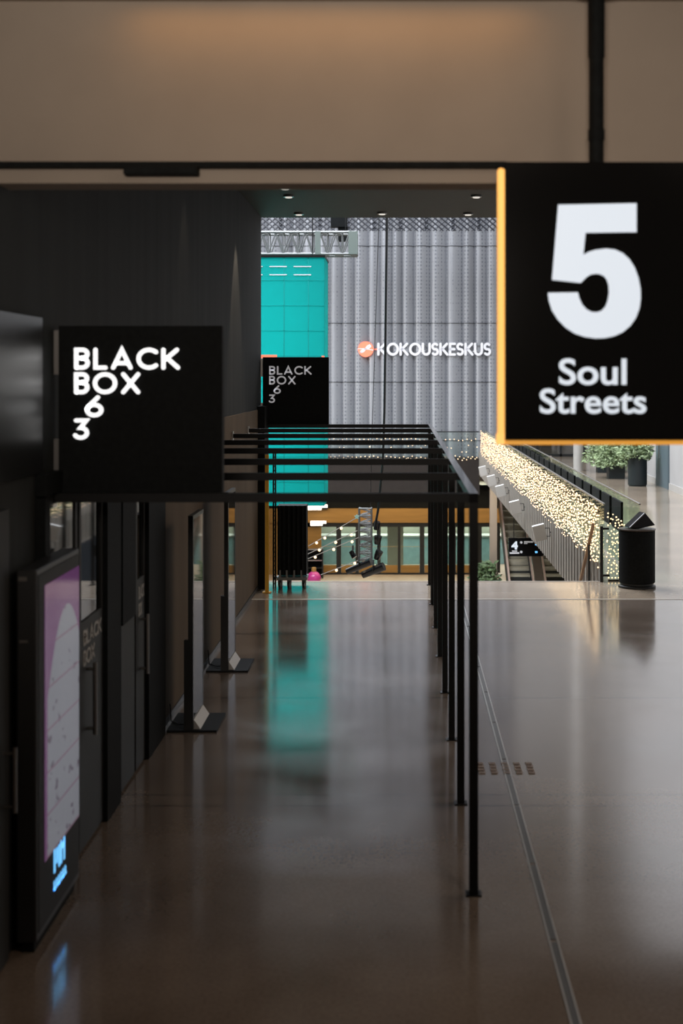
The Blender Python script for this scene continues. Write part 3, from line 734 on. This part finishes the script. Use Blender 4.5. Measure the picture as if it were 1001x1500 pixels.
for px in (753, 788): q = at(px, 788, dy_); hgm.tube((q.x, dy_ + .04, p1.z), (q.x, dy_ + .04, -.55), .012, 6)
hgm.build('hanging_rod', black, ds)

# ------------------------------------------------------------------ escalators
def escalator(x0, x1, label):
    t = thing('escalator', ((x0 + x1) / 2, 46, -5), label, 'escalator', 'escalators up from the level below')
    ys0, zs0, run, rise = 44.0, -5.0, .3464, .2
    for i in range(23):
        y0, z0 = ys0 + i * run, zs0 + i * rise
        m = MB(); pr = [(y0 + .10 * math.sin(a_), z0 + rise * (a_ / 1.5708)) for a_ in [j * .3927 for j in range(5)]]
        pr2 = pr + [(y0 + run + .10, z0 + rise), (y0 + run + .10, z0 + rise - .03), (y0 + .02, z0 - .0)]
        m.prism(pr2, lambda u, v, w_: (x0 + .03 + w_, u, v), x1 - x0 - .06); m.build('step', step_m, t)
    y1, z1 = ys0 + 23 * run, zs0 + 23 * rise
    for xs in (x0, x1):
        s_ = MB(); s_.prism([(ys0 - .6, -5), (ys0 + .4, -5.0), (y1 + .9, z1), (y1 + .9, z1 + .42), (y1, z1 + .35), (ys0, -4.7), (ys0 - .6, -4.7)], lambda u, v, w_, xs=xs: (xs - .02 + w_, u, v), .04)
        s_.build('side_panel', black, t)
        part(MB().bar((xs, ys0 - .3, -4.62), (xs, y1 + .3, z1 + .52), .06, .07).build('handrail', copper_rail, t), 'pale copper coloured handrail')
    tr_ = MB(); tr_.prism([(ys0 - .6, -5), (y1 + .9, z1 - .0), (y1 + .9, z1 - .5), (ys0 + .9, -5)], lambda u, v, w_: (x0 + .03 + w_, u, v), x1 - x0 - .06)
    tr_.build('truss_casing', black, t)
escalator(3.50, 4.27, 'left escalator with grey steps rising behind the hanging display')
escalator(4.66, 5.52, 'right escalator partly hidden behind the corrugated fascia')
tag(MB().bar((4.46, 43.7, -4.72), (4.46, 52.2, .15), .26, .10).build('escalator_divider', chrome), 'grey metal strip between the two escalators', 'divider')
tag(MB().box(3.04, 3.28, 48.3, 48.6, -5, -.55).build('column', mat('warm_steel', (.42, .34, .27, 1), .35, .5)), 'shiny metal column left of the escalators', 'column')

# ------------------------------------------------------------------ plants
def foliage(mb, c, r, n, size, sc=(1, 1, 1), droop=0):
    for i in range(n):
        d = Vector((random.gauss(0, 1), random.gauss(0, 1), random.gauss(0, 1))).normalized() * (random.random() ** .4)
        p = Vector(c) + Vector((d.x * r * sc[0], d.y * r * sc[1], d.z * r * sc[2]))
        p.z -= droop * (d.x ** 2 + d.y ** 2) * r
        p.x = min(p.x, 6.95)
        a = Vector((random.gauss(0, 1), random.gauss(0, 1), random.gauss(0, .7))).normalized(); b = a.orthogonal().normalized()
        L = size * random.uniform(.6, 1.3); n_ = a.cross(b) * L * .12
        mb.add([p, p + a * L * .5 + b * L * .22 + n_, p + a * L, p + a * L * .5 - b * L * .22 + n_], [(0, 1, 2, 3)])
sh = thing('potted_shrub', (2.85, 47.5, -5), 'dark leafy shrub on the level below beside the escalators', 'plant')
MB().lathe((2.85, 47.5, -5), [(.25, 0), (.32, .5), (.30, .52), (.28, .45)], 24).build('pot', pot_m, sh)
m = MB(); foliage(m, (2.85, 47.5, -3.75), .62, 900, .22, (.75, .6, 1.05)); m.build('foliage', leaf_m, sh)
m = MB()
for i in range(5): m.tube((2.85, 47.5, -4.5), (2.85 + random.uniform(-.3, .3), 47.5 + random.uniform(-.3, .3), -3.6), .015, 5)
m.build('stem', stem_m, sh)
def planter(x, y, rad, ht, label, fr, n, box=False):
    t = thing('potted_bush', (x, y, 0), label, 'plant', 'planters along the right wall')
    if box: pm = MB().box(x - rad, x + rad, y - rad, y + rad, 0, ht)
    else: pm = MB().lathe((x, y, 0), [(rad * .92, 0), (rad * .92, .03), (rad, .04), (rad, ht), (rad * .9, ht), (rad * .9, ht - .05)], 36)
    pm.build('pot', pot_m, t)
    MB().lathe((x, y, ht - .06), [(rad * .88, 0), (rad * .88, .03)], 24).build('soil', soil_m, t)
    m = MB(); foliage(m, (x - .05, y, ht + .28), fr, n, .15, (1.0, .9, .62), .55); m.build('foliage', leaf_pale, t)
    m = MB()
    for i in range(7): m.tube((x, y, ht - .04), (x + random.uniform(-.3, .3), y + random.uniform(-.3, .3), ht + .35), .012, 5)
    m.build('stem', stem_m, t)
planter(6.60, 39.6, .265, .855, 'tall dark round planter with pale green bush near the right wall door', .50, 900)
planter(6.45, 42.6, .24, .55, 'second planter behind the tall one, pale bush spilling over', .66, 1200, True)
planter(6.50, 45.3, .24, .50, 'farthest planter along the right wall with pale leaves', .62, 900, True)
tag(MB().lathe((5.75, 46, 0), [(.16, 0), (.16, 16)], 24).build('column', column_m, smooth=False), 'pale round column standing in the right gallery', 'column')
eg = thing('shop_window', (5.7, 54.3, 0), 'dark framed shop window at the end of the right gallery', 'shop window')
MB().box(4.4, 7.1, 54.44, 54.49, .1, 2.6).build('glass', mirror_glass, eg)
fw = MB()
for xx in (4.35, 5.2, 6.1, 7.0): fw.box(xx, xx + .08, 54.40, 54.49, 0, 2.7)
fw.box(4.35, 7.08, 54.40, 54.49, 0, .1); fw.build('window_frame', black, eg)

# ------------------------------------------------------------------ atrium: banner box, truss, cable, mast
by0, by1 = 31.0, 32.55
bt = thing('teal_banner', (-3.0, 31.8, .14), 'tall bright teal fabric box hanging in the atrium', 'banner')
bX1 = (475.5 - PX) * by0 / F; bX0 = -4.6; bz1 = 3 + (554 - 377) * by0 / F; bz0 = 3 - (741 - 554) * by0 / F
MB().box(bX0, bX1, by0, by0 + .01, bz0, bz1).build('front_cloth', teal_m, bt)
MB().box(bX1 - .01, bX1, by0 + .01, by1, bz0, bz1).build('side_cloth', teal_m, bt)
MB().box(bX0, bX1 - .01, by1 - .01, by1, bz0, bz1).build('back_cloth', teal_m, bt)
MB().box(bX0, bX0 + .01, by0 + .01, by1 - .01, bz0, bz1).build('side_cloth', teal_m, bt)
gm = MB()
xg = bX1 - .35
while xg > bX0: gm.box(xg - .012, xg + .012, by0 - .006, by0 - .001, bz0, bz1); xg -= .53
zg = bz1 - .5
while zg > bz0: gm.box(bX0, bX1, by0 - .006, by0 - .001, zg - .006, zg + .006); zg -= .55
part(gm.build('seam', mat('teal_seam', (.0, .45, .42, 1), .8), bt), 'darker teal seams in a grid')
tpm = MB(); tpm.box(bX0, bX1 + .02, by0 - .02, by1, bz1, bz1 + .05); tpm.build('top_bar', black, bt)
for xx in (-4.2, -2.0): MB().tube((xx, 32.3, bz1 + .05), (xx, 32.3, 16), .012, 5).build('hanging_cable', black, bt)
wm = MB(); xx = bX1 - .25
while xx > bX0 + .5:
    for z in (bz1 - .20, bz1 - .38): wm.box(xx - .42, xx - .04, by0 - .010, by0 - .002, z - .010, z + .010)
    xx -= .53
wm.build('lacing_strip', sign_white, bt)
rz = at(0, 522.5, by0).z
part(MB().box(bX0, at(406, 0, by0).x, by0 - .014, by0 - .003, rz - .035, rz + .04).box(bX1 - .06, bX1 + .0, by0 - .014, by0 - .003, rz - .035, rz + .02).build('coral_band', red_lit, bt), 'short coral red band')
def box_truss(t, x0, x1, y0, y1, z0, z1, n, r=.025):
    m = MB()
    for y in (y0, y1):
        for z in (z0, z1): m.tube((x0, y, z), (x1, y, z), r, 8)
    m.build('chord', alu, t)
    m = MB(); L = (x1 - x0) / n
    for i in range(n):
        a, b = x0 + i * L, x0 + (i + 1) * L; mid = (a + b) / 2
        for y in (y0, y1): m.tube((a, y, z0), (mid, y, z1), r * .55, 6); m.tube((mid, y, z1), (b, y, z0), r * .55, 6)
        for z in (z0, z1): m.tube((a, y0, z), (b, y1, z), r * .5, 6)
    for i in range(n + 1):
        a = x0 + i * L
        for z in (z0, z1): m.tube((a, y0, z), (a, y1, z), r * .5, 6)
        for y in (y0, y1): m.tube((a, y, z0), (a, y, z1), r * .5, 6)
    m.build('lattice', alu, t)
tz = at(0, 376, 33).z + .03
tt = thing('lighting_truss', (-3, 33.5, tz), 'long silver lattice truss hung above the teal fabric box', 'truss')
box_truss(tt, -5.5, at(523, 0, 33.2).x, 33.2, 33.75, tz + .05, tz + .56, 13, .032)
cn = MB(); xe = at(512, 0, 33.2).x
cn.box(xe - .02, xe + .20, 33.14, 33.18, tz + .04, tz + .58)
cn2 = MB(); cn2.box(at(462, 0, 33.2).x, at(470, 0, 33.2).x, 33.14, 33.18, tz + .04, tz + .58)
pgp = mat('pale_green_plate', (.22, .26, .235, 1), .5, .2)
for q_ in (cn, cn2): part(q_.build('corner_block', pgp, tt), 'pale grey green plate')
hp = MB()
for xx in (-4.2, xe - .1): hp.tube((xx, 33.48, tz + .56), (xx, 33.48, 16), .012, 5)
hp.build('hanging_cable', black, tt)
hx = at(497, 0, 35).x; hz = at(0, 333, 35).z
hb = MB().box(hx - .20, hx + .20, 34.85, 35.15, hz, hz + .3).box(hx - .02, hx + .22, 34.9, 35.1, hz - .35, hz).tube((hx, 35, hz + .3), (hx, 35, 16), .01, 5)
tag(hb.build('chain_hoist', black_matte), 'black hoist box hanging over the right end of the silver truss', 'hoist')
cy = 30.0
cb = MB(); cb.path([at(567, 200, cy), at(567, 330, cy), at(563.5, 600, cy), at(561, 680, cy), at(555, 742, cy), at(549, 775, cy)], .026, 8); cb.tube(at(567, 200, cy), (at(567, 200, cy).x, cy, 16), .026, 8)
tag(cb.build('hanging_cable', black), 'thick black cable hanging down through the whole atrium', 'cable')
c2 = MB(); c2.path([at(556, 300, 30.6), at(545, 640, 30.6), at(543, 742, 30.6)], .008, 5); c2.tube(at(556, 300, 30.6), (at(556, 0, 30.6).x, 30.6, 16), .008, 5)
mast = thing('truss_mast', at(535, 820, 30.6), 'upright silver lattice mast hung in the atrium among string bulbs', 'truss')
c2.build('suspension_wire', black, mast)
a0, a1 = at(526.5, 0, 30.6).x, at(544.5, 0, 30.6).x; z0, z1 = at(0, 820, 30.6).z, at(0, 744, 30.6).z
m = MB()
for xx in (a0, a1):
    for yy in (30.45, 30.7): m.tube((xx, yy, z0), (xx, yy, z1), .02, 8)
m.build('chord', alu, mast)
m = MB(); nn = 7; L = (z1 - z0) / nn
for i in range(nn):
    for yy in (30.45, 30.7):
        m.tube((a0, yy, z0 + i * L), (a1, yy, z0 + (i + .5) * L), .012, 6); m.tube((a1, yy, z0 + (i + .5) * L), (a0, yy, z0 + (i + 1) * L), .012, 6); m.tube((a0, yy, z0 + i * L), (a1, yy, z0 + i * L), .014, 6)
m.tube((a0, 30.45, z1), (a1, 30.45, z1), .016, 6)
for i in range(nn + 1):
    for xx in (a0, a1): m.tube((xx, 30.45, z0 + i * L), (xx, 30.7, z0 + i * L), .012, 6)
m.build('lattice', alu, mast)
for zz, hh_ in ((z0 + .44, .06), (z0, .04)): MB().box(a0 - .02, a1 + .02, 30.41, 30.43, zz, zz + hh_).build('collar', alu, mast)
def spotlight(p, tilt, L, r, label):
    t = thing('stage_lamp', p, label, 'stage lamp', 'black stage lamps hung on the lattice mast')
    d = Vector((math.cos(tilt), -.25, math.sin(tilt))).normalized(); p = Vector(p)
    m = MB(); m.tube(p - d * L * .5, p + d * L * .18, r * .82, 14, r); m.tube(p + d * L * .18, p + d * L * .5, r, 14, r * 1.05)
    m.build('lamp_body', black_gloss, t, smooth=False)
    m = MB(); q = Vector((0, .0, r * 1.35)); m.path([p + Vector((0, -r * 1.1, 0)), p + Vector((0, -r * 1.1, r * 1.3)), p + Vector((0, r * 1.1, r * 1.3)), p + Vector((0, r * 1.1, 0))], .014, 6); m.tube(p + q, p + q + Vector((0, .05, .1)), .02, 6)
    m.build('yoke', black, t)
spotlight(at(552, 770, 30.5), 1.5, .17, .07, 'uppermost black stage lamp on the right side of the mast')
spotlight(at(553.5, 791, 30.5), 1.45, .17, .08, 'second black stage lamp below the uppermost on the mast')
spotlight(at(554, 813, 30.5), 1.2, .19, .08, 'third black stage lamp down the right side of the mast')
spotlight(at(517, 812, 30.5), -1.0, .16, .06, 'small black stage lamp left of the mast foot')
spotlight(at(526, 830, 29.9), .42, .58, .075, 'long black tilted stage lamp under the mast foot')
spotlight(at(547, 836, 30.4), .42, .52, .09, 'lowest black tilted stage lamp at the floor edge')
# festoon strings with bulbs
fe = [([(452, 800), (523, 758)], [(476, 784), (500, 772), (464, 793)], 'highest slanting string of warm bulbs left of the mast'),
      ([(450, 812), (524, 777)], [(468, 801), (492, 792), (515, 781)], 'second slanting string of warm bulbs left of the mast'),
      ([(450, 819), (526, 787)], [(462, 813), (489, 804), (516, 792)], 'third slanting string of warm bulbs left of the mast'),
      ([(470, 842), (527, 820)], [(493, 834), (520, 825)], 'lowest slanting string of warm bulbs left of the mast')]
for ln, bs, lb in fe:
    p, q = at(*ln[0], 30.3), at(*ln[1], 30.4)
    t = thing('bulb_string', p, lb, 'string lights', 'festoon strings tied to the lattice mast')
    MB().tube(p, q, .009, 5).build('wire', mat('pale_wire', (.4, .38, .34, 1), .6) if 'pale_wire' not in MATS else MATS['pale_wire'], t)
    for bq in bs:
        u = (bq[0] - ln[0][0]) / (ln[1][0] - ln[0][0]); c = p.lerp(q, u) - Vector((0, 0, .035)); bm_ = MB().ball(c, .03, 10, 6); bm_.build('light_bulb', bulb_m, t)
st = MB(); c = at(523, 757, 30.3)
pts = [((.06 if i % 2 == 0 else .032) * math.cos(math.radians(90 + i * 36)), (.06 if i % 2 == 0 else .032) * math.sin(math.radians(90 + i * 36))) for i in range(10)]
st.prism(pts, lambda u, v, w_: (c.x + u, c.y - .02 + w_, c.z + v), .04)
tag(st.build('star_ornament', mat('mint_star', (.45, .75, .66, 1), .4)), 'small mint star hanging at the top of the bulb string', 'ornament')

# ------------------------------------------------------------------ dark mesh valance
vy = 49.0
vz0, vz1 = at(0, 338, vy).z, at(0, 338, vy).z + 1.4
vx0, vx1 = -5.4, 3.7
mv = thing('mesh_valance', (-1, vy, vz0), 'dark open mesh band hung high across the far atrium wall', 'mesh screen')
m = MB(); H = vz1 - vz0; x = vx0 - H; st_ = .22
while x < vx1:
    for sgn in (1, -1):
        xa, xb = (x, x + H * 1.2) if sgn > 0 else (x + H * 1.2, x)
        ta = max(0, (vx0 - min(xa, xb)) / (H * 1.2)); tb = min(1, (vx1 - min(xa, xb)) / (H * 1.2))
        if tb <= ta: continue
        f0, f1 = (ta, tb) if sgn > 0 else (1 - ta, 1 - tb)
        m.tube((xa + (xb - xa) * f0, vy + sgn * .012, vz0 + H * f0), (xa + (xb - xa) * f1, vy + sgn * .012, vz0 + H * f1), .028, 5)
    x += st_
m.build('mesh', mesh_m, mv)
m = MB()
for px in (411, 469, 510, 548.5, 587, 625, 664, 702): xx = at(px, 0, vy).x; m.box(xx - .06, xx + .06, vy + .03, vy + .12, vz0, 16 if px in (411, 587, 702) else vz1)
m.build('mesh_post', mesh_m, mv)

# ------------------------------------------------------------------ KOKOUSKESKUS sign
ky = 54.22
p0, p1 = at(553, 521, ky), at(719.5, 502, ky)
kk = thing('wall_sign', ((p0.x + p1.x) / 2, ky, p0.z), 'white KOKOUSKESKUS lettering with coral disc on the fluted wall', 'sign')
m = MB(); word(m, 'KOKOUSKESKUS', p0.x, p1.x - p0.x, p0.z, p1.z - p0.z, ky, .05, .19, .05)
part(m.build('lettering', sign_white, kk), 'white word KOKOUSKESKUS')
m = MB(); m.box(p0.x, p1.x, ky + .01, ky + .04, p0.z + .1, p0.z + .13); m.box(p0.x, p1.x, ky + .01, ky + .04, p1.z - .13, p1.z - .1)
for i in range(8): xx = p0.x + .2 + i * .55; m.box(xx - .015, xx + .015, ky + .03, ky + .3, p0.z + .1, p0.z + .13)
m.build('mounting_rail', alu, kk)
c = at(536, 511.5, ky); R_ = 11.3 * ky / F
m = MB(); m.prism([(R_ * math.cos(i * math.pi / 20), R_ * math.sin(i * math.pi / 20)) for i in range(40)], lambda u, v, w_: (c.x + u, ky - w_, c.z + v), .05)
m.box(c.x + R_ * .5, p0.x + .1, ky + .01, ky + .04, c.z - .02, c.z + .02)
part(m.build('logo_disc', red_lit, kk), 'coral red disc')
m = MB(); fnl = lambda u, v, w_: (c.x + u * R_, ky - .051 - w_, c.z + v * R_)
m.ribbon([(-1, .06), (-.1, .06), (.95, -.12)], .10, fnl, .01)
m.ribbon([(-.62, -.42), (-.3, -.3), (.0, .05), (.2, .35), (.5, .52), (.62, .36), (.4, .16), (.0, .05), (-.4, -.1), (-.62, -.3), (-.62, -.42)], .2, fnl, .012)
part(m.build('logo_mark', sign_white, kk), 'white looped line on the disc')

# ------------------------------------------------------------------ lower level shop front
q = 58.0
sf = thing('storefront', (.5, q, -5), 'ochre storefront with dark framed glass doors on the level below', 'storefront')
MB().box(-9, 7.2, q - .15, q + .05, -2.88, -2.30).build('fascia', wood_m, sf)
MB().box(-9, 7.2, q - .05, q + .1, -2.30, -1.36).build('upper_panel', black_matte, sf)
X = lambda px: (px - PX) * q / F
fm = MB(); fm.box(X(440), 7.2, q - .05, q + .05, -3.06, -2.88); fm.box(X(440), X(730), q - .05, q + .05, -5, -4.93)
stiles = [(493, 500), (521, 526), (553, 558), (583, 587), (615, 622), (640, 645), (662, 668), (690, 706), (728, 733)]
for a_, b_ in stiles: fm.box(X(a_), X(b_), q - .05, q + .05, -4.93, -3.06)
fm.build('door_frame', black, sf)
edges = [471] + [e for s_ in stiles for e in s_]
for i in range(0, len(edges) - 1, 2):
    MB().box(X(edges[i]) + .005, X(edges[i + 1]) - .005, q - .01, q + .01, -4.62, -3.06).build('glass_pane', shop_glass, sf)
    part(MB().box(X(edges[i]) + .005, X(edges[i + 1]) - .005, q - .02, q + .02, -4.93, -4.625).build('kick_panel', wood_m, sf), 'ochre lower panel')
dt = MB()
for xx in range(100):
    u = X(471) + xx * (X(625) - X(471)) / 100; dt.box(u, u + .025, q - .016, q - .011, -3.88, -3.85)
part(dt.build('safety_dots', tan_lit, sf), 'row of pale dots across the glass')
MB().box(-9, X(471), q - .05, q + .05, -5, -2.88).build('side_panel', wood_m, sf)
struct('wall_shop', MB().box(-9, 7.2, 62.5, 62.7, -5, -1.35), shop_back, 'greenish back wall inside the lower shop', 'wall')
struct('ceiling_shop', MB().box(-9, 7.2, 60, 64, -1.35, -1.1), plaster_w, 'ceiling of the lower shop', 'ceiling')
ct = thing('shop_counter', (0, 61.5, -5), 'long pale blue counter seen through the shop glass', 'counter')
MB().box(-4.5, 6, 61.2, 62.0, -5, -3.82).build('counter_front', shop_blue, ct); MB().box(-4.6, 6.1, 61.15, 62.05, -3.82, -3.77).build('counter_top', column_m, ct)
tag(MB().box(-.55, .12, 59.6, 60.1, -5, -1.35).build('column', column_m), 'grey green square column inside the lower shop', 'column')
for i, (a_, b_, c_, d_) in enumerate(((450, 480, 739, 747), (455, 478, 763, 770))):
    p_, r_ = at(a_, d_, q - .3), at(b_, c_, q - .3); hh = r_.z - p_.z
    hs = MB().box(p_.x, r_.x, q - .28, q - .15, p_.z + .02, r_.z - .02).build('light_panel', black, sf)
    lp = MB(); lp.box(p_.x, r_.x, q - .34, q - .28, p_.z + hh * .45, r_.z); lp.box(p_.x, r_.x - .25 if i == 0 else r_.x - .15, q - .34, q - .28, p_.z, p_.z + hh * .45)
    part(lp.build('diffuser', mat('white_glow_%d' % i, (1, 1, 1, 1), .5, emit=(1, .95, .88, 1), estr=1.6), hs), 'white glowing panel')
sh2 = thing('shelf_rack', (-3.3, 57.0, -5), 'dark shelf rack on the level below left of the glass doors', 'shelf')
fx0, fx1 = at(450, 0, 57).x, at(474, 0, 57).x; zt_ = at(0, 803, 57).z
m = MB()
for xx in (fx0, fx1 - .05):
    m.box(xx, xx + .05, 56.8, 57.2, -5, zt_)
m.build('side_frame', black, sh2)
for z in (-4.6, -4.3, zt_ - .05): MB().box(fx0 + .05, fx1 - .05, 56.8, 57.2, z, z + .035).build('shelf', chrome if z > -4.5 else black, sh2)
MB().box(fx0 + .05, fx1 - .05, 57.17, 57.2, -5, zt_ - .05).build('back_panel', black_matte, sh2)
pb = thing('pink_ball', (at(460, 0, 55).x, 55, -5), 'shiny magenta ball with an orange top on the level below', 'ornament')
cc = (at(460, 0, 55).x, 55, -5 + .27); MB().ball(cc, .27, 24, 14).build('ball', pink_m, pb, smooth=True)
part(MB().lathe((cc[0], cc[1], cc[2] + .25), [(.09, 0), (.09, .15), (.05, .17)], 16).build('cap', wood_m, pb), 'orange cap')

# ------------------------------------------------------------------ ceiling downlights
dl = [(418, 274, 'nearest downlight in the black ceiling on the left'), (423, 286, 'second downlight in the black ceiling on the left'), (438, 312, 'farthest downlight in the black ceiling on the left'), (560, 311, 'wide downlight in the middle of the black ceiling edge'), (698, 286, 'nearer downlight in the black ceiling beside the big sign'), (686, 312, 'farther downlight in the black ceiling beside the big sign')]
for px, py, lb in dl:
    d = 2.36 * F / (554 - py); c = at(px, py, d)
    t = thing('ceiling_downlight', (c.x, d, 5.36), lb, 'ceiling light', 'small downlights in the black passage ceiling')
    MB().lathe((c.x, d, 5.335), [(.07, 0), (.07, .0245)], 20).build('ring', chrome, t)
    part(MB().lathe((c.x, d, 5.325), [(.045, 0), (.045, .0095)], 16).build('diffuser', MATS.get('dl_glow') or mat('dl_glow', (1, 1, 1, 1), .5, emit=(1, .95, .85, 1), estr=.6), t), 'pale lens')
